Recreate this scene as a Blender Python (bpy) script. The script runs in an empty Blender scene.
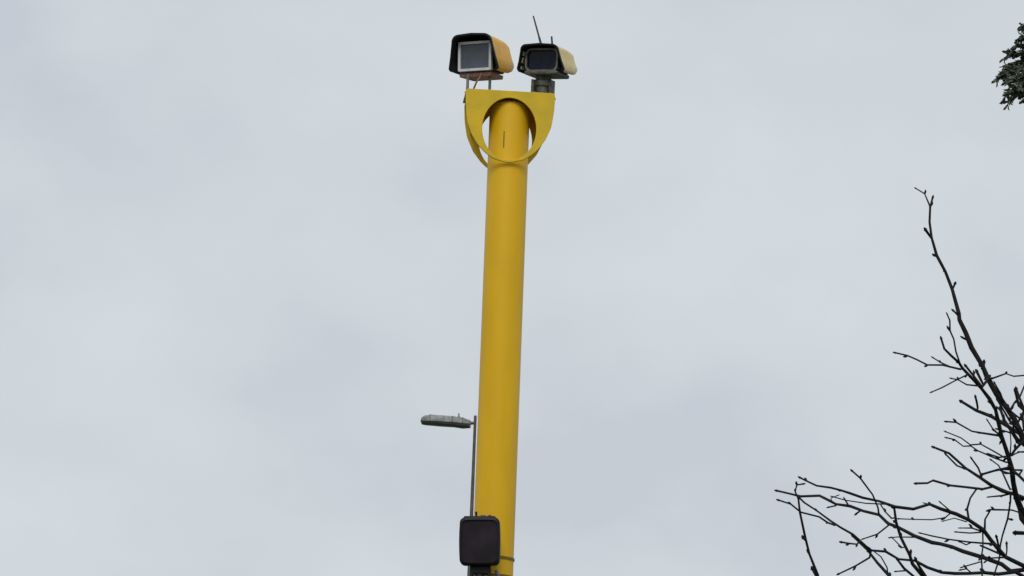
import bpy, bmesh, math, random
from mathutils import Vector, Matrix
R = math.radians
random.seed(7)
sc = bpy.context.scene
C = sc.collection

# ------------------------------------------------------------------ camera
F_PX, PITCH, ROLL, EYE = 3400.0, R(12.5), R(2.1), 1.6
cam_d = bpy.data.cameras.new('camera'); cam = bpy.data.objects.new('camera', cam_d); C.objects.link(cam)
cam_d.sensor_width = 36.0; cam_d.lens = 36.0*F_PX/1024.0
cam_d.clip_start = 0.1; cam_d.clip_end = 6000.0
CAM_M = Matrix.Rotation(math.pi/2 + PITCH, 3, 'X') @ Matrix.Rotation(ROLL, 3, 'Z')
cam.matrix_world = Matrix.Translation((0, 0, EYE)) @ CAM_M.to_4x4()
sc.camera = cam

# ------------------------------------------------------------------ sky
SUN_EL, SUN_AZ = R(45), R(186)          # high, behind the viewer
w = bpy.data.worlds.new('World'); sc.world = w; w.use_nodes = True
nt = w.node_tree; nt.nodes.clear()
def wn(t, **k):
    n = nt.nodes.new(t)
    for a, b in k.items(): setattr(n, a, b)
    return n
out = wn('ShaderNodeOutputWorld'); bg = wn('ShaderNodeBackground')
sky = wn('ShaderNodeTexSky', sky_type='NISHITA', sun_disc=False, sun_elevation=SUN_EL, sun_rotation=SUN_AZ)
sky.air_density = 1.0; sky.dust_density = 3.0
tc = wn('ShaderNodeTexCoord'); mp = wn('ShaderNodeMapping'); mp.inputs['Scale'].default_value = (1.0, 1.0, 1.5)
mp.inputs['Location'].default_value = (0.35, 0.2, 0.1)
n1 = wn('ShaderNodeTexNoise'); n1.inputs['Scale'].default_value = 9.0; n1.inputs['Detail'].default_value = 4.0; n1.inputs['Roughness'].default_value = 0.5
n2 = wn('ShaderNodeTexNoise'); n2.inputs['Scale'].default_value = 19.0; n2.inputs['Detail'].default_value = 3.0
mx = wn('ShaderNodeMix', data_type='FLOAT'); mx.inputs[0].default_value = 0.3
rp = wn('ShaderNodeValToRGB')
e = rp.color_ramp.elements
e[0].position = 0.37; e[0].color = (5.72, 6.11, 6.68, 1)
e[1].position = 0.64; e[1].color = (6.64, 7.14, 7.42, 1)
mid = e.new(0.5); mid.color = (6.22, 6.68, 7.08, 1)
mc = wn('ShaderNodeMix', data_type='RGBA'); mc.inputs[0].default_value = 0.96     # thick cloud over the clear sky
L = nt.links.new
L(tc.outputs['Generated'], mp.inputs[0]); L(mp.outputs[0], n1.inputs['Vector']); L(mp.outputs[0], n2.inputs['Vector'])
L(n1.outputs[0], mx.inputs[2]); L(n2.outputs[0], mx.inputs[3]); L(mx.outputs[0], rp.inputs[0])
L(sky.outputs[0], mc.inputs[6]); L(rp.outputs[0], mc.inputs[7]); L(mc.outputs[2], bg.inputs[0])
bg.inputs[1].default_value = 0.10
L(bg.outputs[0], out.inputs[0])

# ------------------------------------------------------------------ sun (veiled)
sd = bpy.data.lights.new('sun', 'SUN'); sd.energy = 1.4; sd.angle = R(25); sd.color = (1.0, 0.97, 0.92)
sun = bpy.data.objects.new('sun', sd); C.objects.link(sun)
sdir = Vector((math.sin(SUN_AZ)*math.cos(SUN_EL), math.cos(SUN_AZ)*math.cos(SUN_EL), math.sin(SUN_EL)))
sun.rotation_euler = sdir.to_track_quat('Z', 'Y').to_euler(); sun.location = (0, 0, 30)
vs = sc.view_settings
vs.view_transform = 'Standard'; vs.look = 'None'; vs.exposure = 0.0; vs.gamma = 1.0; vs.use_curve_mapping = False

# ------------------------------------------------------------------ helpers
def at(px, py, Y):
    """point that stands Y metres in front of the viewer in the direction (px, py)"""
    d = CAM_M @ Vector((px-512.0, 288.0-py, -F_PX))
    return Vector((0, 0, EYE)) + d*(Y/d.y)
def empty(name, loc, label, cat, group=None, rot=(0, 0, 0)):
    o = bpy.data.objects.new(name, None); C.objects.link(o); o.location = loc; o.rotation_euler = rot
    o.empty_display_size = 0.1
    o['label'] = label; o['category'] = cat
    if group: o['group'] = group
    return o
def link(name, bm, m, parent=None, smooth=False, ang=35):
    me = bpy.data.meshes.new(name)
    bmesh.ops.recalc_face_normals(bm, faces=bm.faces[:])
    bm.to_mesh(me); bm.free()
    for x in (m if isinstance(m, (list, tuple)) else [m]): me.materials.append(x)
    if smooth:
        for p in me.polygons: p.use_smooth = True
        me.set_sharp_from_angle(angle=R(ang))
    o = bpy.data.objects.new(name, me); C.objects.link(o)
    if parent: o.parent = parent
    return o
def box(bm, c, s, bev=0.0, rot=None):
    r = bmesh.ops.create_cube(bm, size=1.0)
    vs_ = r['verts']
    for v in vs_: v.co = Vector((v.co.x*s[0], v.co.y*s[1], v.co.z*s[2]))
    if bev > 0:
        es = list({e_ for v in vs_ for e_ in v.link_edges})
        rr = bmesh.ops.bevel(bm, geom=es, offset=bev, segments=2, affect='EDGES', profile=0.5)
        vs_ = list({v for f in rr['faces'] for v in f.verts} | {v for v in vs_ if v.is_valid})
        seen = set(vs_); stack = list(vs_)
        while stack:
            v = stack.pop()
            for e_ in v.link_edges:
                o_ = e_.other_vert(v)
                if o_ not in seen: seen.add(o_); stack.append(o_)
        vs_ = list(seen)
    for v in vs_:
        co = v.co
        if rot is not None: co = rot @ co
        v.co = co + Vector(c)
def tube(bm, pts, rad, n=8, cap=True):
    pts = [Vector(p) for p in pts]
    if not isinstance(rad, (list, tuple)): rad = [rad]*len(pts)
    rings = []; ref = None
    for i, p in enumerate(pts):
        d = (pts[min(i+1, len(pts)-1)] - pts[max(i-1, 0)]).normalized()
        if ref is None: ref = Vector((1, 0, 0)) if abs(d.x) < 0.8 else Vector((0, 1, 0))
        u = (ref - d*ref.dot(d)).normalized(); v = d.cross(u); ref = u
        rings.append([bm.verts.new(p + (u*math.cos(2*math.pi*k/n) + v*math.sin(2*math.pi*k/n))*rad[i]) for k in range(n)])
    for a, b in zip(rings, rings[1:]):
        for k in range(n): bm.faces.new((a[k], a[(k+1) % n], b[(k+1) % n], b[k]))
    if cap:
        bm.faces.new(rings[0][::-1]); bm.faces.new(rings[-1])
def lathe(bm, prof, n=32, c=(0, 0, 0)):
    c = Vector(c); rings = []
    for r_, z in prof:
        rings.append([bm.verts.new(c + Vector((r_*math.cos(2*math.pi*k/n), r_*math.sin(2*math.pi*k/n), z))) for k in range(n)])
    for a, b in zip(rings, rings[1:]):
        for k in range(n): bm.faces.new((a[k], a[(k+1) % n], b[(k+1) % n], b[k]))
    bm.faces.new(rings[0][::-1]); bm.faces.new(rings[-1])
def loft(bm, loops, cap0=True, cap1=True, closed=True):
    rr = [[bm.verts.new(p) for p in lp] for lp in loops]
    n = len(rr[0]); m = n if closed else n-1
    for a, b in zip(rr, rr[1:]):
        for k in range(m): bm.faces.new((a[k], a[(k+1) % n], b[(k+1) % n], b[k]))
    if cap0: bm.faces.new(rr[0][::-1])
    if cap1: bm.faces.new(rr[-1])
def rrect(wd, ht, r, seg=5, bulge=0.0):
    """rounded rectangle in x,z"""
    pts = []
    for cx, cz, a0 in ((1, 1, 0), (-1, 1, 90), (-1, -1, 180), (1, -1, 270)):
        for k in range(seg+1):
            a = R(a0 + 90*k/seg)
            x = cx*(wd/2-r) + r*math.cos(a); z = cz*(ht/2-r) + r*math.sin(a)
            pts.append((x, z))
    out_ = []
    for i, (x, z) in enumerate(pts):
        out_.append((x, z))
        x2, z2 = pts[(i+1) % len(pts)]
        if math.hypot(x2-x, z2-z) > 2.2*r*math.pi/2/seg:
            for t in (.25, .5, .75): out_.append((x+(x2-x)*t, z+(z2-z)*t))
    return [(x*(1+bulge*(1-(2*z/ht)**2)), z*(1+bulge*.6*(1-(2*x/wd)**2))) for x, z in out_]

# ------------------------------------------------------------------ materials
def mat(name, col, rough=0.5, metal=0.0, var=0.0, vscale=8.0, col2=None, bump=0.0, bscale=60.0, stretch=(1, 1, 1), spec=0.5, coat=0.0):
    m = bpy.data.materials.new(name); m.use_nodes = True
    t = m.node_tree; b = t.nodes['Principled BSDF']
    b.inputs['Base Color'].default_value = (*col, 1); b.inputs['Roughness'].default_value = rough
    b.inputs['Metallic'].default_value = metal; b.inputs['Specular IOR Level'].default_value = spec
    b.inputs['Coat Weight'].default_value = coat
    tcn = t.nodes.new('ShaderNodeTexCoord'); mpn = t.nodes.new('ShaderNodeMapping'); mpn.inputs['Scale'].default_value = stretch
    t.links.new(tcn.outputs['Object'], mpn.inputs[0])
    if var > 0:
        n = t.nodes.new('ShaderNodeTexNoise'); n.inputs['Scale'].default_value = vscale; n.inputs['Detail'].default_value = 6
        t.links.new(mpn.outputs[0], n.inputs['Vector'])
        r_ = t.nodes.new('ShaderNodeValToRGB'); r_.color_ramp.elements[0].position = .38; r_.color_ramp.elements[1].position = .66
        c2 = col2 if col2 else tuple(x*(1-var) for x in col)
        r_.color_ramp.elements[0].color = (*c2, 1); r_.color_ramp.elements[1].color = (*col, 1)
        t.links.new(n.outputs[0], r_.inputs[0]); t.links.new(r_.outputs[0], b.inputs['Base Color'])
    if bump > 0:
        n = t.nodes.new('ShaderNodeTexNoise'); n.inputs['Scale'].default_value = bscale; n.inputs['Detail'].default_value = 4
        t.links.new(tcn.outputs['Object'], n.inputs['Vector'])
        bp = t.nodes.new('ShaderNodeBump'); bp.inputs['Strength'].default_value = bump; bp.inputs['Distance'].default_value = 0.01
        t.links.new(n.outputs[0], bp.inputs['Height']); t.links.new(bp.outputs[0], b.inputs['Normal'])
    return m
YEL = (0.80, 0.475, 0.010)
M_yel = mat('yellow_pole_paint', YEL, 0.45, 0, 0.2, 2.2, (0.72, 0.415, 0.008), 0.08, 30, (2.2, 2.2, 0.7), 0.25)
M_plate = mat('yellow_bracket_paint', (0.72, 0.475, 0.016), 0.5, 0, .2, 9, (0.60, 0.41, 0.02), 0.08, 40, (1, 1, 1), 0.25)
M_hood = mat('amber_hood_paint', (0.84, 0.46, 0.055), 0.45, 0, .2, 14, (0.70, 0.39, 0.06), spec=0.3)
M_cream = mat('faded_cream_hood_paint', (0.80, 0.63, 0.30), 0.45, 0, .2, 12, (0.70, 0.53, 0.24))
M_black = mat('black_plastic', (0.012, 0.012, 0.016), 0.55, 0, .3, 20, spec=0.25)
M_dark = mat('dark_grey_plastic', (0.035, 0.034, 0.042), 0.55, 0, .3, 20, spec=0.3)
M_rim = mat('pale_window_frame', (0.72, 0.72, 0.75), 0.45, 0.0, .2, 25)
M_grey = mat('grey_metal', (0.22, 0.225, 0.22), 0.5, 0.4, .4, 22, (0.12, 0.12, 0.11))
M_gdark = mat('weathered_mount_metal', (0.15, 0.155, 0.14), 0.6, 0.3, .5, 35, (0.07, 0.07, 0.065))
M_redbrown = mat('red_brown_reflection_and_cable', (0.26, 0.105, 0.075), 0.5, 0, .45, 30, (0.14, 0.07, 0.06))  # cable's own red-brown; on the base tray a gold reflection painted in
M_glass = mat('blue_grey_lens_glass', (0.075, 0.09, 0.12), 0.12, 0, .2, 12, (0.06, 0.07, 0.09))
M_lens = mat('black_blue_lens_glass', (0.010, 0.012, 0.028), 0.2, spec=0.2)
M_irglass = mat('purple_black_window', (0.026, 0.018, 0.026), 0.5, 0, .45, 9, (0.014, 0.010, 0.015), spec=0.15)
M_white = mat('pale_inner_patch', (0.55, 0.50, 0.46), 0.5, 0, .3, 30)
M_lamp = mat('grey_lantern_casing', (0.30, 0.315, 0.31), 0.6, 0.0, .45, 14, (0.15, 0.16, 0.16))
M_bowl = mat('dark_lantern_bowl', (0.10, 0.11, 0.11), 0.3, 0, .3, 9)
M_post = mat('brown_grey_post_steel', (0.13, 0.12, 0.11), 0.6, 0.3, .4, 10)
M_bark = mat('dark_twig_bark', (0.024, 0.020, 0.021), 0.85, 0, .5, 40, (0.013, 0.011, 0.012), 0.3, 80, spec=0.2)
M_trunk = mat('grey_brown_bark', (0.10, 0.085, 0.07), 0.9, 0, .5, 12, (0.05, 0.042, 0.036), 0.8, 30, (1, 1, .3))
M_leaf = mat('dark_evergreen_leaf', (0.075, 0.098, 0.062), 0.55, 0, .5, 14, (0.042, 0.055, 0.040))
M_leaf2 = mat('young_evergreen_leaf', (0.11, 0.14, 0.06), 0.5, 0, .4, 14)
M_grass = mat('verge_grass', (0.06, 0.085, 0.03), 0.9, 0, .5, 1.5, (0.04, 0.055, 0.022), 0.6, 20)
M_road = mat('asphalt', (0.05, 0.05, 0.052), 0.85, 0, .3, 3, None, 0.4, 60)
M_kerb = mat('concrete_kerb', (0.3, 0.29, 0.27), 0.8, 0, .3, 5)
M_paint = mat('white_road_paint', (0.75, 0.75, 0.72), 0.7, 0, .2, 6)

# ------------------------------------------------------------------ ground and road
bm = bmesh.new(); bmesh.ops.create_grid(bm, x_segments=24, y_segments=24, size=1500)
o = link('ground', bm, M_grass); o['kind'] = 'structure'
bm = bmesh.new(); box(bm, (-8.5, 120, -0.046), (7.0, 400, 0.1)); o = link('road', bm, M_road); o['kind'] = 'structure'
for sx in (-12.1, -4.9):
    bm = bmesh.new(); box(bm, (sx, 120, 0.06), (0.16, 400, 0.13), 0.015); o = link('kerb', bm, M_kerb); o['kind'] = 'structure'
bm = bmesh.new()
for k in range(40): box(bm, (-8.5, -50+9*k, 0.0075), (0.12, 4.0, 0.004))
o = link('road_marking', bm, M_paint); o['kind'] = 'structure'

# ------------------------------------------------------------------ yellow camera pole
YP = 21.0
ax = (at(507.6, 160, YP).x + at(494.8, 520, YP).x)/2
PR = 0.1285
ztop = at(509, 99, YP-0.13).z
pole = empty('camera_pole', (ax, YP, 0), 'tall round yellow steel pole with shield shaped bracket at its top', 'pole')
bm = bmesh.new()
lathe(bm, [(PR+0.004, 0.0)] + [(PR+0.004, 0.02), (PR, 0.06)] + [(PR, z) for z in (1, 2, 3, 4, 5, 6)] + [(PR, ztop-0.05), (PR*0.97, ztop-0.02), (PR*0.85, ztop-0.004), (PR*.6, ztop)], 64)
link('pole_shaft', bm, M_yel, pole, True)
bm = bmesh.new(); box(bm, (0, 0, 0.012), (0.46, 0.46, 0.024), 0.004); link('base_plate', bm, M_yel, pole)
for sx in (-1, 1):
    for sy in (-1, 1):
        bm = bmesh.new(); lathe(bm, [(0.02, 0.024), (0.02, 0.045), (0.012, 0.05), (0.012, 0.07)], 6, (sx*.19, sy*.19, 0)); link('anchor_bolt', bm, M_grey, pole)
# bracket: two shield plates with an oval opening, one before and one behind the shaft
PXM = 0.00637
BYAW = R(4.5)
bc = at(509.3, 128.8, YP-0.155)
hc = bc.z
def bl(x, y, z):        # bracket frame -> pole frame
    v = Matrix.Rotation(BYAW, 3, 'Z') @ Vector((x, y, 0)); return Vector((v.x + BX, v.y, z + hc))
BX = bc.x - ax + 0.155*math.sin(BYAW)*-1
HU, HV = 27*PXM, 31.0*PXM/0.965
def shield(depth0, depth1, side_pts, lip, name, mname):
    """outline: right side points from the top down (px), closed below by an arc 'lip' px under the opening"""
    N = 96
    hole, outer = [], []
    top = side_pts[0][1]
    poly = [(x, y) for x, y in side_pts]
    x0, y0 = poly[-1]
    arc = []; s0 = math.hypot(x0/27, y0/31)
    for k in range(1, 12):
        a = math.atan2(y0/31, x0/27); t = a + (-math.pi/2 - a)*k/12
        g = s0 + (1+lip/31-s0)*min(1, k/7)
        arc.append((27*g*math.cos(t), 31*g*math.sin(t)))
    right = poly + arc
    full = right + [(0, -(31+lip))] + [(-x, y) for x, y in right[::-1]]
    def ray(a):
        d = (math.cos(a), math.sin(a)); best = None
        for (x1, y1), (x2, y2) in zip(full, full[1:] + full[:1]):
            ex, ey = x2-x1, y2-y1; den = d[0]*ey - d[1]*ex
            if abs(den) < 1e-9: continue
            t = (x1*ey - y1*ex)/den; s = (x1*d[1] - y1*d[0])/den
            if t > 0 and -1e-6 <= s <= 1+1e-6 and (best is None or t > best): best = t
        return (d[0]*best, d[1]*best)
    cang = [math.atan2(top, x) for x in (poly[0][0], -poly[0][0])]
    angs = sorted([2*math.pi*k/N - math.pi for k in range(N)] + cang)
    bm = bmesh.new(); rings = []
    for y in (depth0, depth1):
        ho = [bm.verts.new(bl(math.cos(a)*HU*1.0, y, math.sin(a)*HV)) for a in angs] if True else None
        ou = []
        for a in angs:
            # the ray through the same ellipse parameter
            x_, z_ = ray(math.atan2(31*math.sin(a), 27*math.cos(a)))
            ou.append(bm.verts.new(bl(x_*PXM, y, z_*PXM/0.965)))
        rings.append((ho, ou))
    n = len(angs); (h0, o0), (h1, o1) = rings
    for k in range(n):
        j = (k+1) % n
        bm.faces.new((h0[k], h0[j], o0[j], o0[k])); bm.faces.new((h1[j], h1[k], o1[k], o1[j]))
        bm.faces.new((o0[k], o0[j], o1[j], o1[k])); bm.faces.new((h0[j], h0[k], h1[k], h1[j]))
    ob = link(name, bm, mname, pole)
    md = ob.modifiers.new('bevel', 'BEVEL'); md.width = 0.0025; md.segments = 2; md.limit_method = 'ANGLE'; md.angle_limit = R(40)
    return ob
front_side = [(45, 38), (44.3, 20), (42, 4), (37, -8), (31, -17), (25.2, -23), (20.0, -27)]
back_side = [(45, 38), (44.2, 14), (41.5, -4), (36, -22), (29, -38), (25, -45)]
shield(-0.155, -0.141, front_side, 2.2, 'bracket_front_plate', M_plate)
shield(0.139, 0.153, [(43, 37), (42, 18), (39, 2), (32.5, -12), (24.5, -22), (19.5, -26.5)], 2.0, 'bracket_back_plate', M_plate)
bm = bmesh.new(); zt = 38*PXM/0.965
loft(bm, [[bl(sx*(45*PXM-0.003), sy*0.1385, zt-0.018+dz) for sx, sy in ((-1, -1), (1, -1), (1, 1), (-1, 1))] for dz in (0, 0.014)])
link('bracket_top_plate', bm, M_plate, pole)
for s in (-1, 1):       # side straps that tie the two plates
    bm = bmesh.new(); pts = [(45, 33), (44.3, 20), (42, 4)]
    loops = []
    for (x, z) in pts:
        loops.append([bl(s*(x-6.0)*PXM, -0.1385, z*PXM/.965), bl(s*(x-6.0)*PXM, 0.1385, z*PXM/.965), bl(s*(x-7.2)*PXM, 0.1385, z*PXM/.965), bl(s*(x-7.2)*PXM, -0.1385, z*PXM/.965)])
    loft(bm, loops); link('bracket_side_strap', bm, M_plate, pole)
# slot in the shaft: a thin strip with the slot's shade as its colour
p0 = at(504.2, 131, YP-PR); p1 = at(503.6, 147, YP-PR)
bm = bmesh.new(); xs = (p0.x+p1.x)/2 - ax
box(bm, (xs, -math.sqrt(PR**2-xs**2)-0.001, (p0.z+p1.z)/2), (0.007, 0.006, p0.z-p1.z), 0.0015); link('slot_shade_strip', bm, mat('slot_shadow_gap', (0.2, 0.13, 0.02), 0.7), pole)

# ------------------------------------------------------------------ camera housings on the bracket
def hood_profile(half_top, half_bot, h, r, lip):
    """inverted U, bottom left -> over the top -> bottom right, in x,z; lip turns inwards"""
    pts = [(-half_bot+lip, -0.004), (-half_bot+0.007, 0.001), (-half_bot, 0.016), (-half_bot+(half_bot-half_top)*.5, (h-r)*.5)]
    for k in range(7):
        a = R(180 - 90*k/6); pts.append((-half_top + r + r*math.cos(a), h-r+r*math.sin(a)))
    pts.append((0, h+0.006))
    return pts + [(-x, z) for x, z in pts[::-1][1:]]
def hood(name, parent, ht, hb, h, r, lip, length, rake, m_out, m_in, drop):
    bm = bmesh.new(); prof = hood_profile(ht, hb, h, r, lip)
    secs = [(0.0, 1.0, 0), (0.25, 1.0, 0), (0.45, 0.99, 0), (0.62, 0.96, 0), (0.76, 0.90, 0), (0.87, 0.80, 0), (0.95, 0.66, 0), (0.99, 0.48, 0), (1.0, 0.3, 0)]
    cz = h*0.66
    def loops(inset):
        res = []
        for i, (t, s, _) in enumerate(secs):
            lp = []
            for x, z in prof:
                n = Vector((x/hb, 0, (z-cz)/(h*.5)))
                if n.length > 0: n.normalize()
                y = t*(length-inset) + (1-t)*rake*(1 - z/h)
                sx_ = 0.40+0.60*s; zz = cz + (z-cz)*(s if z > cz else s**1.7)
                lp.append(Vector((x*sx_ - n.x*inset, y, zz - n.z*inset)))
            res.append(lp)
        return res
    A, B = loops(0.0), loops(0.006)
    va = [[bm.verts.new(p) for p in l] for l in A]; vb = [[bm.verts.new(p) for p in l] for l in B]
    n = len(prof)
    def f(vs_, mi):
        fc = bm.faces.new(vs_); fc.material_index = mi
    for i in range(len(secs)-1):
        for k in range(n-1):
            f((va[i][k], va[i][k+1], va[i+1][k+1], va[i+1][k]), 0)
            f((vb[i][k+1], vb[i][k], vb[i+1][k], vb[i+1][k+1]), 1)
        for k in (0, n-1): f((va[i][k], va[i+1][k], vb[i+1][k], vb[i][k]), 1)
    for k in range(n-1): f((va[0][k], vb[0][k], vb[0][k+1], va[0][k+1]), 1)
    f(va[-1], 0); f(vb[-1][::-1], 1)
    return link(name, bm, [m_out, m_in], parent, True, 50)
def rim(bm, prof, y0f, y1f, thick):
    n = len(prof); cz = sum(z for x, z in prof)/n
    L_ = []
    for (yf, ins) in ((y0f, 0), (y0f, thick), (y1f, thick), (y1f, 0)):
        L_.append([Vector((x*(1-ins/abs(prof[2][0])) , yf(z), z - (ins if z > cz else -ins*0.3))) for x, z in prof])
    vv = [[bm.verts.new(p) for p in l] for l in L_]
    for i in range(4):
        a, b = vv[i], vv[(i+1) % 4]
        for k in range(n-1): bm.faces.new((a[k], a[k+1], b[k+1], b[k]))
    bm.faces.new([vv[i][0] for i in range(4)]); bm.faces.new([vv[3-i][-1] for i in range(4)])
def framed(bm, wd, ht, t, d, y, zc, r):
    o_ = rrect(wd, ht, r); i_ = rrect(wd-2*t, ht-2*t, max(r-t*.6, .003))
    n = len(o_); assert len(i_) == n
    ring = [[bm.verts.new((x, yy, z+zc)) for x, z in lp] for lp, yy in ((o_, y), (i_, y), (i_, y+d), (o_, y+d))]
    for q in range(4):
        a, b = ring[q], ring[(q+1) % 4]
        for k in range(n): bm.faces.new((a[k], a[(k+1) % n], b[(k+1) % n], b[k]))
def slab(bm, wd, ht, r, y0, y1, zc, bulge=0.0):
    p = rrect(wd, ht, r, bulge=bulge); loft(bm, [[Vector((x, y, z+zc)) for x, z in p] for y in (y0, y1)])

# left: large square-windowed camera
base_z = bl(0, 0, zt-0.004).z
c1 = at(471.0, 69.2, YP-0.14)
cam1 = empty('traffic_camera', c1, 'traffic camera with large pale framed square window under an amber hood, left on the bracket', 'camera', 'cameras on the yellow pole', (R(7), R(1.0), R(-23)))
prof1 = dict(ht=0.127, hb=0.152, h=0.247, r=0.05, lip=0.02)
hd = hood('hood', cam1, 0.137, 0.170, 0.226, 0.05, 0.02, 0.40, 0.045, M_hood, M_dark, 0.0)
bm = bmesh.new(); pr = hood_profile(0.1385, 0.1715, 0.2275, 0.05, 0.02)
rim(bm, pr, lambda z: 0.045*(1-z/0.226)-0.008, lambda z: 0.045*(1-z/0.226)+0.012, 0.011); link('rim', bm, M_black, hd, True)
WY, WZ = 0.055, 0.094
bm = bmesh.new(); framed(bm, 0.230, 0.190, 0.016, 0.03, WY, WZ, 0.008); wf = link('window_frame', bm, M_rim, cam1)
bm = bmesh.new(); slab(bm, 0.202, 0.162, 0.005, WY+0.016, WY+0.022, WZ); link('glass', bm, M_glass, wf)
bm = bmesh.new(); slab(bm, 0.218, 0.178, 0.01, WY+0.031, 0.285, WZ); link('body', bm, M_black, cam1)
bm = bmesh.new()
loft(bm, [[Vector((x*s, y, z)) for x, y in ((-0.112, 0.07), (0.108, 0.07), (0.118, 0.25), (-0.09, 0.25))] for s, z in ((1.0, -0.012), (0.97, -0.036))])
link('base_tray', bm, M_redbrown, cam1)
def mount_rod(parent, px, r_, ypos, z0, zw):
    """vertical rod from the tray down to the bracket's top plate (world), made in the parent frame"""
    pass
MI = (Matrix.Translation(c1) @ cam1.rotation_euler.to_matrix().to_4x4()).inverted()
for px, yy in ((467.6, YP-0.08), (489.8, YP-0.06)):
    a = at(px, 84, yy)
    top = Vector((a.x, a.y, c1.z-0.02)); bot = Vector((a.x, a.y, base_z))
    bm = bmesh.new(); tube(bm, [MI @ top, MI @ bot], 0.0095, 10)
    lathe(bm, [(0.017, 0), (0.017, 0.008)], 10, MI @ bot)
    link('mount_rod', bm, M_grey, cam1, True)
bm = bmesh.new()
cp = [at(482, 73, YP-0.09), at(480, 77, YP-0.11), at(476.5, 82, YP-0.12), at(472.5, 88.5, YP-0.10)]; cp[-1].z = base_z+0.002
tube(bm, [MI @ p for p in cp], 0.006, 8); link('cable', bm, M_redbrown, cam1, True)

# right: smaller camera with rounded lens window, pale hood and aerials
c2 = at(537.8, 70.0, YP-0.13)
cam2 = empty('traffic_camera', c2, 'traffic camera with rounded black window, cream hood and two thin aerials', 'camera', 'cameras on the yellow pole', (R(7), R(4.0), R(-23)))
hd = hood('hood', cam2, 0.130, 0.162, 0.166, 0.04, 0.012, 0.36, 0.05, M_cream, M_dark, 0.0)
bm = bmesh.new(); pr = hood_profile(0.1315, 0.1635, 0.1675, 0.04, 0.012)
rim(bm, pr, lambda z: 0.05*(1-z/0.168)-0.008, lambda z: 0.05*(1-z/0.168)+0.010, 0.010); link('rim', bm, M_black, hd, True)
for zz, hh in ((0.112, 0.026), (0.072, 0.036), (0.026, 0.02)):  # pale patches on the hood's inner left wall
    wx = -0.162+0.032*zz/0.126+0.012
    bm = bmesh.new(); box(bm, (wx, 0.05*(1-zz/0.166)+0.04, zz), (0.006, 0.045, hh), 0.002, Matrix.Rotation(R(14), 3, 'Y')); link('pale_patch', bm, M_white, hd)
WY, WZ = 0.05, 0.074
bm = bmesh.new(); framed(bm, 0.226, 0.150, 0.012, 0.035, WY, WZ, 0.038); wf = link('window_frame', bm, M_grey, cam2, True)
bm = bmesh.new(); framed(bm, 0.2015, 0.1255, 0.007, 0.02, WY+0.004, WZ+0.002, 0.03); link('seal', bm, M_black, wf, True)
bm = bmesh.new(); slab(bm, 0.189, 0.113, 0.026, WY+0.014, WY+0.02, WZ+0.002); link('glass', bm, M_lens, wf)
for lx in (-0.035, 0.035):
    bm = bmesh.new(); tube(bm, [(lx, WY+0.0135, WZ), (lx, WY+0.011, WZ)], 0.03, 20); link('lens', bm, M_lens, wf, True)
bm = bmesh.new(); slab(bm, 0.216, 0.144, 0.036, WY+0.036, 0.27, WZ); link('body', bm, M_dark, cam2, True)
bm = bmesh.new(); box(bm, (0.01, 0.13, -0.012), (0.225, 0.22, 0.026), 0.008); link('base_tray', bm, M_gdark, cam2)
MI = (Matrix.Translation(c2) @ cam2.rotation_euler.to_matrix().to_4x4()).inverted()
mc_ = at(543, 84, YP); zb2 = base_z
bm = bmesh.new()
hgt = c2.z-0.025-zb2
box(bm, MI @ Vector((mc_.x, YP-0.005, zb2+0.006)), (0.135, 0.12, 0.012), 0.002)
lathe(bm, [(0.062, 0.0), (0.062, 0.018), (0.05, 0.024), (0.05, hgt*0.5), (0.06, hgt*0.55), (0.06, hgt*0.8), (0.052, hgt*0.85), (0.052, hgt+0.02)], 20, MI @ Vector((mc_.x, YP-0.005, zb2+0.012)))
mnt = link('swivel_mount', bm, M_gdark, cam2, True)
for sx in (-1, 1):
    bm = bmesh.new(); box(bm, MI @ Vector((mc_.x+sx*0.056, YP-0.03, zb2+hgt*0.55)), (0.018, 0.07, hgt*0.7), 0.004); link('clamp_cheek', bm, M_gdark, mnt)
for sx in (-0.055, 0.0, 0.05):
    bm = bmesh.new(); lathe(bm, [(0.012, 0.0), (0.012, 0.016), (0.008, 0.02)], 6, MI @ Vector((mc_.x+sx, YP-0.055, zb2+0.012))); link('bolt', bm, M_grey, mnt)
def aerial(p_low, p_high, r0, r1, name='aerial'):
    bm = bmesh.new(); a, b = MI @ p_low, MI @ p_high
    tube(bm, [a, a.lerp(b, .3), a.lerp(b, .32), b], [r0*1.25, r0*1.25, r0, r1], 8); link(name, bm, M_dark, cam2, True)
aerial(at(541.8, 47, YP), at(533.3, 16, YP+0.02), 0.0062, 0.005)
aerial(at(552.6, 49, YP+0.03), at(551.6, 36.5, YP+0.03), 0.0068, 0.0062)

# ------------------------------------------------------------------ black unit low on the pole
c3 = at(480.0, 541.9, YP-0.30)
ir = empty('infrared_illuminator', c3, 'black rounded rectangular illuminator box clamped low on the yellow pole', 'illuminator', None, (R(2), R(-1.7), R(-3)))
bm = bmesh.new()
W3, H3 = 0.240, 0.288
def ring3(s, y, inset=0.0): return [Vector((x*s, y, z*s)) for x, z in rrect(W3-inset, H3-inset, 0.028, bulge=0.05)]
loft(bm, [ring3(0.97, -0.058), ring3(1.0, -0.05), ring3(1.0, 0.02), ring3(0.97, 0.05), ring3(0.80, 0.085)]); link('casing', bm, M_black, ir, True, 45)
bm = bmesh.new(); o_ = [(x, z) for x, z in rrect(W3-0.004, H3-0.004, 0.028, bulge=0.05)]; i_ = [(x*.90, z*.91-0.004) for x, z in o_]
vv = [[bm.verts.new((x, y, z)) for x, z in lp] for lp, y in ((o_, -0.056), (o_, -0.066), (i_, -0.074), (i_, -0.056))]
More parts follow.
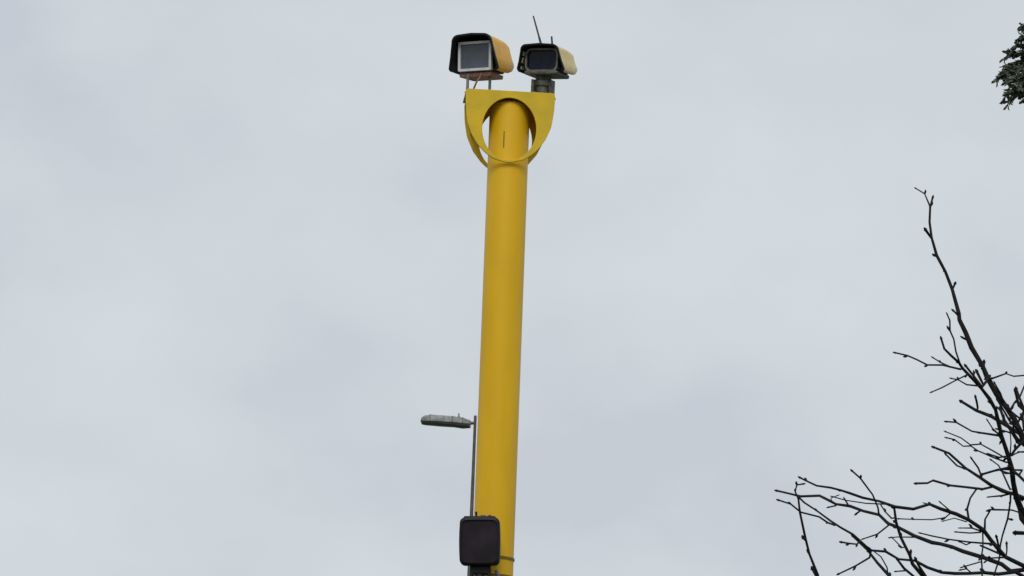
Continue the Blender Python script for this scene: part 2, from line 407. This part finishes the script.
for q in range(4):
    a, b = vv[q], vv[(q+1) % 4]
    for k in range(len(o_)): bm.faces.new((a[k], a[(k+1) % len(o_)], b[(k+1) % len(o_)], b[k]))
link('bezel', bm, M_black, ir, True, 30)
bm = bmesh.new(); loft(bm, [[Vector((x*.995, y, z)) for x, z in i_] for y in (-0.0575, -0.064)]); link('window', bm, M_irglass, ir)
bm = bmesh.new(); loft(bm, [[Vector((x, y, z)) for x, z in ((-.098, .1465), (.098, .1465), (.092, .1525), (-.092, .1525))] for y in (-0.06, 0.02)]); link('top_cap', bm, M_dark, ir)
bm = bmesh.new(); tube(bm, [(-0.022, -0.02, 0.155), (-0.024, -0.02, 0.184)], 0.007, 8); link('aerial', bm, M_black, ir, True)
for x, w_ in ((0.02, 0.03), (0.06, 0.022)):
    bm = bmesh.new(); box(bm, (x, -0.03, 0.157), (w_, 0.02, 0.01), 0.002); link('top_clip', bm, M_gdark, ir)
bm = bmesh.new(); box(bm, (0.005, 0.0, -0.175), (0.13, 0.06, 0.05), 0.008); yk = link('yoke', bm, M_black, ir)
for sx in (-1, 1):
    bm = bmesh.new(); box(bm, (0.005+sx*0.055, 0.0, -0.222), (0.02, 0.06, 0.06), 0.004); link('yoke_leg', bm, M_black, yk)
bm = bmesh.new(); tube(bm, [(0.0, 0.0, -0.198), (0.0, 0.0, -0.27)], 0.026, 14); link('swivel_stem', bm, M_dark, ir, True)
bm = bmesh.new(); tube(bm, [(0.098, 0.0, -0.172), (0.115, 0.0, -0.215), (0.09, 0.05, -0.25)], 0.011, 8); link('cable', bm, M_grey, ir, True)
MI3 = (Matrix.Translation(c3) @ ir.rotation_euler.to_matrix().to_4x4()).inverted()
armz = c3.z-0.275
bm = bmesh.new(); tube(bm, [MI3 @ Vector((c3.x, c3.y, armz)), MI3 @ Vector((ax, YP-PR+0.005, armz))], 0.024, 12); link('arm', bm, M_gdark, ir, True)
def band(z, hgt, m):
    bm = bmesh.new(); n = 48
    r0, r1 = PR+0.0008, PR+0.006
    cc = Vector((ax, YP, z)); loops = []
    for k in range(n):
        a = 2*math.pi*k/n; d = Vector((math.cos(a), math.sin(a), 0))
        loops.append([MI3 @ (cc + d*r + Vector((0, 0, s))) for r, s in ((r0, -hgt/2), (r1, -hgt/2), (r1, hgt/2), (r0, hgt/2))])
    vv = [[bm.verts.new(p) for p in l] for l in loops]
    for k in range(n):
        a, b = vv[k], vv[(k+1) % n]
        for q in range(4): bm.faces.new((a[q], a[(q+1) % 4], b[(q+1) % 4], b[q]))
    link('clamp_band', bm, m, ir, True)
M_band = mat('dull_olive_band', (0.20, 0.15, 0.03), 0.5, 0.3, .3, 20)
band(at(507, 557, YP-PR).z, 0.015, M_band); band(at(507, 575, YP-PR).z, 0.012, M_band); band(armz, 0.05, M_gdark)

# ------------------------------------------------------------------ street lamp far behind
YL = 48.0; PL = YL/F_PX*1.03
lt = at(475.3, 417.4, YL)
lamp = empty('street_lamp', (lt.x, YL, 0), 'slim street lamp with a grey side lantern, behind the yellow pole', 'street lamp')
bm = bmesh.new(); lathe(bm, [(0.07, 0.0), (0.07, 1.4), (0.045, 1.5), (0.026, lt.z-1.5), (0.021, lt.z-0.08), (0.021, lt.z+0.02), (0.012, lt.z+0.028)], 16)
link('post', bm, M_post, lamp, True)
bm = bmesh.new(); lathe(bm, [(0.13, 0.0), (0.13, 0.02)], 16); link('base_plate', bm, M_post, lamp)
# lantern: local frame, x towards the tip (left in the picture)
dirx = Vector((-1, 0.12, 0)).normalized()
def lp(s, y, z): return Vector((0, 0, lt.z)) + dirx*s + Vector((dirx.y, -dirx.x, 0))*y*-1 + Vector((0, 0, z))
P = lambda v: v*PL
def lsec(s, zc, hw, zt_, zb_, n=14, half=None):
    out_ = []
    for k in range(n):
        a = 2*math.pi*k/n; c_, s_ = math.cos(a), math.sin(a)
        x = hw*math.copysign(abs(c_)**0.7, c_); z = (zt_ if s_ > 0 else zb_)*math.copysign(abs(s_)**0.7, s_)
        out_.append(lp(s, x, zc+z))
    return out_
prof_l = [(P(4.0), -0.095, .03, .03, .02), (P(4.6), -0.104, .07, .06, .036), (P(12), -0.102, .10, .092, .044), (P(22), -0.092, .125, .10, .036),
          (P(34), -0.086, .13, .105, .034), (P(44), -0.080, .125, .105, .030), (P(50), -0.078, .11, .092, .028), (P(53), -0.078, .08, .065, .022), (P(54), -0.078, .04, .03, .012)]
bm = bmesh.new(); loft(bm, [lsec(s, z, hw, a, 0.004) for s, z, hw, a, b in prof_l]); cs = link('lantern_casing', bm, M_lamp, lamp, True, 60)
bm = bmesh.new(); loft(bm, [lsec(s, z-0.006, hw*.93, 0.001, b*1.25) for s, z, hw, a, b in prof_l[1:-1]]); link('lantern_bowl', bm, M_bowl, lamp, True, 60)
bm = bmesh.new(); tube(bm, [lp(0.0, 0, -0.082), lp(P(4.6), 0, -0.085)], 0.022, 10); link('spigot', bm, M_post, lamp, True)
bm = bmesh.new(); tube(bm, [lp(P(16.5), 0, -0.03), lp(P(16.5), 0, 0.055)], 0.011, 10); tube(bm, [lp(P(16.5), 0, -0.03), lp(P(16.5), 0, 0.004)], 0.03, 10); link('photocell', bm, M_lamp, lamp, True)
for s_, wv in ((P(13), .2), (P(26), .2), (P(39), .2)):
    bm = bmesh.new(); z0 = 0.0
    i = min(range(len(prof_l)), key=lambda q: abs(prof_l[q][0]-s_)); _, z, hw, a, b = prof_l[i]
    s0 = prof_l[i][0]
    loft(bm, [lsec(s0+d, z, hw*1.015, a*1.03, 0.002) for d in (-0.008, 0.008)]); link('casing_rib', bm, M_gdark, cs, True, 60)

# ------------------------------------------------------------------ bare tree at the right
YT = 9.2
tb = at(1120, 600, YT)
tree = empty('bare_tree', (tb.x, YT, 0), 'leafless tree with thin dark twigs reaching in from the right edge', 'tree')
rt = random.Random(11)
built = []           # (px, py, Y) samples of everything grown so far
def catmull(P_, step):
    out_ = []
    Q = [P_[0]*2-P_[1]] + P_ + [P_[-1]*2-P_[-2]]
    for i in range(1, len(Q)-2):
        a, b, c, d = Q[i-1], Q[i], Q[i+1], Q[i+2]
        n = max(1, int((c-b).length/step))
        for k in range(n):
            t = k/n
            out_.append(0.5*((2*b) + (c-a)*t + (2*a-5*b+4*c-d)*t*t + (3*b-a-3*c+d)*t*t*t))
    out_.append(P_[-1]); return out_
def grow(pts, w0, w1, parent, name, dz=None, y0=None, nubs=True):
    """pts root -> tip as directions, w in px; depth starts on whatever it grows from and drifts"""
    pts = [(x+1.2, y+0.8) for x, y in pts]
    w0 *= 1.12; w1 *= 1.15
    x0, yy0 = pts[0]
    if y0 is None:
        nb = min(built, key=lambda b: (b[0]-x0)**2+(b[1]-yy0)**2); y0 = nb[2]
        if name == 'twig' and 0.6 < math.dist(nb[:2], pts[0]) < 9: pts = [nb[:2]] + pts
    ln = sum(math.dist(a, b) for a, b in zip(pts, pts[1:]))
    if dz is None: dz = rt.uniform(-1, 1)*ln*0.0022
    acc, P3, W = 0, [], []
    for i, p in enumerate(pts):
        if i: acc += math.dist(p, pts[i-1])
        t = acc/ln; Y = y0 + dz*t
        built.append((p[0], p[1], Y)); P3.append(at(p[0], p[1], Y))
        if i:
            q = pts[i-1]
            for s in (.15, .3, .45, .6, .75, .9): built.append((q[0]+(p[0]-q[0])*s, q[1]+(p[1]-q[1])*s, Y))
    path = catmull(P3, 0.035)
    L_ = [0]
    for a, b in zip(path, path[1:]): L_.append(L_[-1]+(b-a).length)
    rad = []
    for i, l in enumerate(L_):
        t = l/L_[-1]; Y = path[i].y
        r_ = (w0+(w1-w0)*t**0.8)*0.5*Y/F_PX
        r_ *= 1 + rt.uniform(-.10, .14)
        rad.append(r_)
    jit = [p + Vector((rt.uniform(-1, 1), rt.uniform(-1, 1), rt.uniform(-1, 1)))*0.0028*(1 if 0 < i < len(path)-1 else 0) - Vector(tree.location) for i, p in enumerate(path)]
    bm = bmesh.new(); tube(bm, jit, rad, 6 if w0 < 6 else 9)
    if nubs:        # buds and leaf scars along the shoot
        i = rt.randint(1, 3)
        while i < len(jit)-1:
            d = (jit[i]-jit[i-1]).normalized(); s = Vector((rt.uniform(-1, 1), rt.uniform(-1, 1), rt.uniform(-1, 1))); s = (s-d*s.dot(d)).normalized()
            h = rt.uniform(0.006, 0.016); r_ = min(max(rad[i]*.9, 0.0030), 0.0055)
            tube(bm, [jit[i], jit[i]+(s*.7+d*.7)*h*.6, jit[i]+(s*.6+d*.8)*h], [r_, r_*1.15, r_*.4], 5)
            i += rt.randint(1, 4)
        tube(bm, [jit[-1], jit[-1]+(jit[-1]-jit[-2]).normalized()*0.008], [rad[-1]*1.5, rad[-1]*.6], 5)
    ob = link(name, bm, M_bark, parent, True, 60)
    return ob
# trunk and the limbs outside the frame
bm = bmesh.new()
tp = [Vector((0.10, 0.05, 0)), Vector((0.06, .03, .25)), Vector((0.0, 0, 1.0)), Vector((-.03, 0, 1.8)), Vector((0.0, 0, 2.5)), at(1100, 560, YT)-Vector(tree.location), at(1088, 430, YT)-Vector(tree.location), at(1098, 300, YT)-Vector(tree.location), at(1090, 180, YT+.1)-Vector(tree.location)]
tpath = catmull(tp, 0.12); nn = len(tpath)
tube(bm, tpath, [0.085*(1-0.93*(i/(nn-1))**.8)*(1+.5*max(0, 1-i/3)) for i in range(nn)], 14); link('trunk', bm, M_trunk, tree, True, 60)
for p in tpath:
    q = CAM_M.transposed() @ (p + Vector(tree.location) - Vector((0, 0, EYE)))
    built.append((512+q.x/-q.z*F_PX, 288-q.y/-q.z*F_PX, p.y+tree.location.y))
def B(pts, w0, w1, twigs=(), dz=None):
    b = grow(pts, w0, w1, tree, 'branch', dz)
    for tw in twigs:
        p_, a, c = tw
        grow(p_, a, c, b, 'twig')
# leader that rises to the tallest tip
B([(1092, 520), (1060, 478), (1024, 440), (1012.5, 417), (1005.6, 407), (995, 393), (986.5, 377), (982, 365), (971, 346), (958.7, 320), (957, 313.7), (951.6, 289.4), (936, 255.3), (930.7, 236), (928.7, 206.7), (931.4, 197)], 8, 2.0, [
    ([(928.7, 206), (923, 193.4), (915, 187.8)], 1.8, 1.0), ([(930, 237), (924.3, 229)], 2.0, 2.6), ([(936, 257), (933.3, 254.5)], 2.4, 2.0), ([(951.8, 290), (953.7, 283)], 2.4, 2.2),
    ([(956.5, 314), (952.3, 310)], 2.4, 1.8), ([(965, 338), (961.5, 336.8)], 2.5, 1.6), ([(982.5, 367), (982.6, 361.5)], 3.4, 2.8),
    ([(984, 379), (990, 377.3), (1004, 373.5), (1012.5, 375), (1024, 374), (1046, 371)], 1.8, 1.1),
    ([(1009, 408), (1014, 402), (1019.5, 396.4), (1024, 382.5), (1029, 366)], 2.4, 1.2), ([(1021, 405), (1018, 396), (1015, 388)], 2.6, 2.4), ([(1019, 431), (1009, 420), (996, 399)], 2.6, 1.8),
    ([(1022, 430), (1022, 416), (1027, 398)], 2.6, 1.8), ([(1016, 424), (1023, 408), (1040, 392)], 2.4, 1.3)])
# upright limb beside it with the fan of fine tips
B([(1085, 600), (1050, 545), (1030, 520), (1020, 508), (1014.3, 495), (1012.5, 482), (1010.8, 469.4), (1007.3, 453.8), (1000.4, 436.5), (997, 419), (993.4, 408.7), (988, 398), (981, 387.7), (970.8, 377), (960.4, 367.8), (958.7, 361.7), (950, 355.6), (944, 347.8), (940, 338)], 8, 2.0, [
    ([(959, 363.4), (955, 351), (953.5, 339), (949, 330.4), (948, 320), (946, 313.7)], 1.8, 1.3),
    ([(960, 368.6), (941, 364.8), (926.6, 363.4), (915, 359.6), (906.6, 355), (894.4, 352)], 2.0, 1.4),
    ([(948, 366), (939.6, 361), (932, 357)], 1.6, 1.2), ([(966, 373.5), (953.5, 380.8), (941, 387), (931, 391)], 1.7, 1.3), ([(978, 386), (965.6, 383.4), (957, 380), (950.5, 377.7)], 1.6, 1.1),
    ([(981, 386), (972.6, 375.6), (964.8, 365.5)], 2.6, 2.4), ([(983, 384.5), (980, 379), (975.7, 371)], 2.0, 2.4), ([(981, 386), (985, 380), (988, 376)], 2.6, 2.2),
    ([(999.5, 435.5), (979.6, 432), (970.9, 431.3), (955.3, 421.7), (945.7, 420.8)], 2.2, 1.5),
    ([(1005.6, 457.3), (992.6, 450.3), (979.6, 443.7), (970, 443.4), (960.5, 437.3), (944.8, 431)], 1.6, 1.1),
    ([(1005.6, 461), (991.7, 455.6), (976, 450), (970, 445.5), (962, 444.8), (952.6, 439), (945.7, 437)], 1.6, 1.2),
    ([(1009, 454), (1013, 449), (1021, 441.7), (1032, 432)], 2.8, 2.0), ([(1009, 453), (1009.5, 442), (1009, 431)], 1.4, 1.1), ([(997.5, 434), (991.7, 427), (986.5, 420)], 1.5, 1.1),
    ([(1009, 467), (993.4, 469.4), (981.3, 473.4)], 2.2, 2.0), ([(1009, 488), (1000.4, 471), (997, 464), (990.3, 459.4)], 1.7, 1.3),
    ([(1011, 470), (1018, 474), (1024, 482), (1034, 489)], 3.0, 2.2)])
B([(1050, 470), (1023, 436), (1010.8, 427.8), (998.6, 420.8), (990, 416.5), (976, 408.6), (960.4, 400.8)], 4.5, 2.8, [([(975.9, 408), (975, 401), (974.3, 396.4)], 1.8, 1.9)], 0.12)
B([(1060, 516), (1024, 499), (1012.5, 493.7), (1002, 490.3), (990, 484.2), (977.8, 476.4), (965.7, 466.8), (948.3, 453), (932.7, 446.5)], 5.0, 1.9, [
    ([(968, 469), (955, 464), (944.8, 453.8)], 1.7, 1.3), ([(979.6, 477), (976, 466.8), (970.5, 458)], 1.8, 1.4),
    ([(1009, 492), (993.4, 485.5), (981.3, 487.7), (964, 486.8), (948.3, 484.2), (931, 480.7), (925.6, 483), (915.2, 482.6)], 2.2, 2.0),
    ([(975.2, 487.5), (968.3, 496.8), (966.2, 507.2), (967.4, 517.7)], 1.7, 2.0),
    ([(1010, 493.6), (1010, 500), (1007.3, 517.7), (1002, 535), (999, 543.7), (998.6, 556), (993.4, 573), (990, 592)], 2.0, 1.7),
    ([(1007.3, 518), (1009.8, 518.6)], 1.6, 1.8)])
rk = random.Random(21)
for (x, y) in ((1003, 402), (1012, 416), (1018, 428), (1009, 432), (1001, 439), (1008, 455), (1013, 475), (1016, 441), (1022, 421), (995, 412), (1026, 452), (1020, 470), (1005, 424), (1012, 492), (1022, 500)):
    a = R(rk.uniform(95, 200)); l = rk.uniform(12, 26); b_ = a + R(rk.uniform(-25, 25))
    p_ = [(x, y), (x+math.cos(a)*l*.5, y-math.sin(a)*l*.5), (x+math.cos(a)*l*.5+math.cos(b_)*l*.5, y-math.sin(a)*l*.5-math.sin(b_)*l*.5)]
    grow(p_, rk.uniform(1.6, 2.4), 1.3, tree, 'twig')
B([(1070, 470), (1040, 452), (1027, 446), (1016, 438), (1004, 419), (999, 408)], 6, 2.2, (), .1)
B([(1075, 440), (1048, 430), (1030, 416), (1018, 405), (1014, 390)], 5, 2.2, (), -.1)
# drooping right-hand limb below
B([(1080, 585), (1050, 548), (1027, 526), (1021, 517.7), (1018.6, 507), (1015, 497)], 6.0, 5.0, [
    ([(1021, 512), (1010.8, 509.9), (993.4, 508), (990, 509), (984, 517.7), (983.5, 530)], 1.3, 2.0)], 0.0)
B([(1075, 560), (1045, 536), (1030, 532.5), (1014.3, 532)], 4, 3.2, (), .1)
# long low limb sweeping left
B([(1095, 640), (1060, 590), (1024, 566), (1005.6, 556.7), (997, 549), (981.3, 529.8), (967.4, 518.5), (955.3, 512.5), (939.6, 507), (929.2, 503.6), (911.7, 507.6), (894.3, 506), (877, 500.3), (861.4, 496), (847.5, 491.3), (840.7, 490.2), (815.8, 484), (804.4, 480.3), (799.2, 477)], 6.0, 1.6, [
    ([(877.9, 515), (876, 507), (871.8, 494.2), (859.6, 477.7), (851, 470.2)], 1.7, 1.6), ([(887, 504), (864.8, 503.4), (844, 498.6), (832, 496)], 1.5, 1.0),
    ([(948.3, 509.5), (939.6, 502)], 1.5, 1.2), ([(951.8, 512), (943, 516.8), (930.8, 518), (911.7, 519.4), (897.8, 518)], 1.4, 1.1),
    ([(966, 520), (953.5, 518.5), (943, 520)], 1.3, 0.9), ([(981.3, 530.7), (970.9, 528), (959.6, 527.2)], 1.6, 1.1), ([(980, 531), (968, 531.8), (955.3, 531.2)], 1.6, 1.1),
    ([(999, 548), (997, 540), (995.2, 535.9)], 2.0, 2.0), ([(1005.6, 556), (1006, 548), (1005.4, 542.8)], 1.6, 1.7), ([(982, 531), (982, 545), (981, 556), (980, 566), (981.3, 592)], 1.5, 1.5),
    ([(929, 503.6), (924, 502.5)], 1.4, 1.0)], -0.6)
B([(1095, 620), (1055, 580), (1024, 569), (1009, 569.6), (1000.4, 563.7), (981.3, 556.7), (962.2, 549.8), (950, 545.4), (937.9, 542.8), (930.8, 541.6), (913.4, 535.9), (896, 525.5), (887.4, 523.2), (877, 514.2), (861.4, 510.7), (848.2, 506), (834.9, 504.2), (830, 500), (817.7, 495.6), (798.6, 494.6), (787.2, 493.7), (775.7, 489.9)], 5.5, 1.8, [
    ([(848.2, 506), (843.5, 498.5)], 1.5, 1.3), ([(835, 505), (828, 506.3)], 1.4, 1.2), ([(859, 510), (855.3, 512.8)], 1.7, 1.8), ([(886.5, 524), (875.3, 532.4), (862.2, 538)], 1.6, 1.2),
    ([(996, 545), (991.7, 542.8), (967.4, 541), (948.3, 538.5), (931, 536), (919.5, 532.4)], 2.0, 1.3), ([(1007, 557.6), (998.6, 552.4), (981, 545.4)], 2.2, 1.6),
    ([(970, 541.5), (964, 544.5), (958.7, 541)], 1.6, 1.3), ([(1005, 557), (990, 557.6), (984, 561)], 1.8, 1.2), ([(978, 562), (961.3, 566.3)], 1.2, 1.1),
    ([(831, 501), (830, 496.5), (836, 494.8)], 1.3, .9)], 0.5)
# shoots that rise from below the frame
B([(1085, 690), (1020, 660), (975, 622), (940, 592), (922, 574), (910.8, 562.8), (908.2, 554), (899.6, 536.8), (895.2, 521), (893, 507)], 7.0, 2.2, [
    ([(913.4, 536.4), (896, 536.6), (889, 536.8)], 1.5, 1.0), ([(901.3, 547), (891.7, 537.6)], 1.3, 1.1), ([(890, 516.5), (885, 510), (880.5, 505.5)], 1.5, 1.2), ([(909, 557), (909.4, 551.5)], 2.6, 2.4),
    ([(926, 577), (917, 566), (914.5, 558.5)], 3.0, 2.4)], -0.4)
B([(1085, 650), (1050, 600), (1014, 570.6), (997, 572.4), (967.4, 572.4), (941.4, 570.6), (925.6, 566.3), (913.4, 559.3), (897.8, 557.6), (884, 551.5), (870, 549), (852, 534.7), (829, 519.5), (816, 509), (803.4, 502), (797.7, 496.6)], 5.0, 1.6, [
    ([(834, 524.5), (827, 521.4), (817.7, 517), (800.5, 510.9), (790, 504), (777.6, 499.4)], 1.8, 1.4), ([(856, 543), (848, 542.6), (840.7, 541.4)], 1.7, 1.7), ([(869.3, 556), (854, 564.4), (837.8, 573)], 1.9, 1.6),
    ([(886.5, 572), (886.5, 566), (878.7, 555), (868, 547)], 1.4, 1.2), ([(904.8, 569.8), (895, 570.6)], 1.5, 1.2), ([(970, 572), (966, 568), (960, 569)], 1.5, 1.1)], -0.3)
B([(1060, 690), (985, 650), (925, 618), (897, 590), (887.4, 575), (877, 562.8), (866, 549), (851.8, 535.5)], 6.5, 2.0, (), .3)
B([(1060, 690), (990, 640), (930, 598), (913.4, 576), (903, 568), (896, 558.5)], 5, 2.2, (), -.2)
B([(1050, 720), (950, 690), (860, 640), (827, 605), (815.9, 575), (809.2, 553.9), (803.4, 536.7), (799.6, 511.8), (798.3, 498.5), (794.8, 490), (796.7, 485), (801.5, 483.2)], 6.5, 1.5, [([(815, 574), (811.5, 568)], 3.0, 3.2), ([(804, 539), (802.4, 537)], 3.0, 2.6)], -0.5)

# ------------------------------------------------------------------ evergreen at the upper right
YE = 15.0
eb = at(1185, 70, YE)
ever = empty('evergreen_tree', (eb.x, YE, 0), 'dense dark evergreen tree with its leafy bough at the upper right corner', 'tree')
re = random.Random(5)
EO = Vector(ever.location); etop = eb.z+0.9
bm = bmesh.new(); tube(bm, [Vector((0, 0, 0)), Vector((0.03, 0, 1.5)), Vector((0, 0.02, 3.5)), Vector((0.0, 0, 5)), Vector((0.0, 0, etop))], [0.16, 0.12, 0.10, 0.07, 0.015], 14)
link('trunk', bm, M_trunk, ever, True, 60)
def leaf(bm, p, d, ln, wd, mi):
    d = d.normalized(); s = d.cross(Vector((re.uniform(-1, 1), re.uniform(-1, 1), re.uniform(-1, 1)))).normalized(); u = s.cross(d)
    vs_ = [bm.verts.new(q) for q in (p, p+d*ln*.35+s*wd*.5+u*ln*.05, p+d*ln*.8+s*wd*.45, p+d*ln-u*ln*.2, p+d*ln*.8-s*wd*.45, p+d*ln*.35-s*wd*.5+u*ln*.05)]
    f1 = bm.faces.new((vs_[0], vs_[1], vs_[2], vs_[3])); f2 = bm.faces.new((vs_[0], vs_[3], vs_[4], vs_[5]))
    f1.material_index = mi; f2.material_index = mi
def spray(bm_w, bm_l, p, d, ln, dens):
    """one drooping shoot with small leaves"""
    n = 6; path = [p]; dd = d.normalized()
    for k in range(n):
        dd = (dd + Vector((re.uniform(-.15, .15), re.uniform(-.15, .15), -0.14 + re.uniform(-.08, .08)))).normalized(); path.append(path[-1]+dd*ln/n)
    tube(bm_w, path, [0.0035*(1-.7*k/n) for k in range(n+1)], 4)
    for k in range(1, n+1):
        for q in range(dens):
            a = path[k-1].lerp(path[k], re.random()); t = (path[k]-path[k-1]).normalized()
            o_ = Vector((re.uniform(-1, 1), re.uniform(-1, 1), re.uniform(-1, .5))).normalized()
            leaf(bm_l, a, t*.9+o_*.75, re.uniform(.022, .040), re.uniform(.010, .015), 1 if re.random() < .18 else 0)
def bough(a, b, r0, nspray, ln, name='bough', tmin=0.35, dens=4):
    a, b = Vector(a), Vector(b); ob = bmesh.new(); bw = bmesh.new(); blf = bmesh.new()
    m_ = a.lerp(b, .5)+Vector((0, 0, 0.05))
    path = catmull([a, m_, b], 0.05); n = len(path)
    tube(ob, path, [r0*(1-.85*i/(n-1)) for i in range(n)], 7)
    for k in range(nspray):
        t = (tmin+(1-tmin)*(k+re.random())/nspray)*(n-1); q_ = min(n-2, int(t)); p = path[q_].lerp(path[q_+1], t-q_)
        d = (b-a).normalized()*re.uniform(.4, 1.1)+Vector((re.uniform(-.5, .5), re.uniform(-.8, .8), re.uniform(-.55, .55)))
        spray(bw, blf, p, d, ln*re.uniform(.6, 1.1), dens)
    o1 = link(name, ob, M_trunk, ever, True, 60); link('twigs', bw, M_bark, o1)['kind'] = 'stuff'; lf = link('foliage', blf, [M_leaf, M_leaf2], o1); lf['kind'] = 'stuff'
for px, py, dy, ns, ln in ((1007, 71, 0.0, 13, .07), (1012, 53, 0.1, 9, .07), (1013, 86, -.1, 12, .09), (1021, 62, .2, 12, .10), (1018, 79, -.2, 14, .10), (1021, 44, 0.05, 6, .06), (1022, 92, .1, 13, .10), (1032, 70, -.25, 20, .13), (1034, 86, .2, 18, .11), (1036, 52, .2, 10, .1)):
    b_ = at(px, py, YE+dy) - EO; a_ = Vector((0, 0, b_.z-0.12+re.uniform(-.1, .1)))
    bough(a_, b_, 0.018, ns, ln, tmin=0.76, dens=3)
b_ = at(1024, 37, YE)-EO; bough(Vector((0, 0, b_.z-.1)), b_, 0.012, 6, .05, tmin=.88, dens=2)
b_ = at(1021, 24, YE)-EO; bough(Vector((0, 0, b_.z-.1)), b_, 0.007, 3, .03, tmin=.95, dens=1)
for k in range(46):     # the rest of the crown, beyond the frame's edge
    t = k/45; z = 2.0+(etop-2.0)*t; ang = k*2.4
    rad_ = (0.95*(1-t)**.7+0.18)*re.uniform(.8, 1.1)
    d = Vector((math.cos(ang), math.sin(ang), 0)); rad_ = rad_ if d.x > -0.3 else min(rad_, 0.42)
    bough(Vector((0, 0, z-.1)), d*rad_+Vector((0, 0, z+.05)), 0.02, 20, .2)
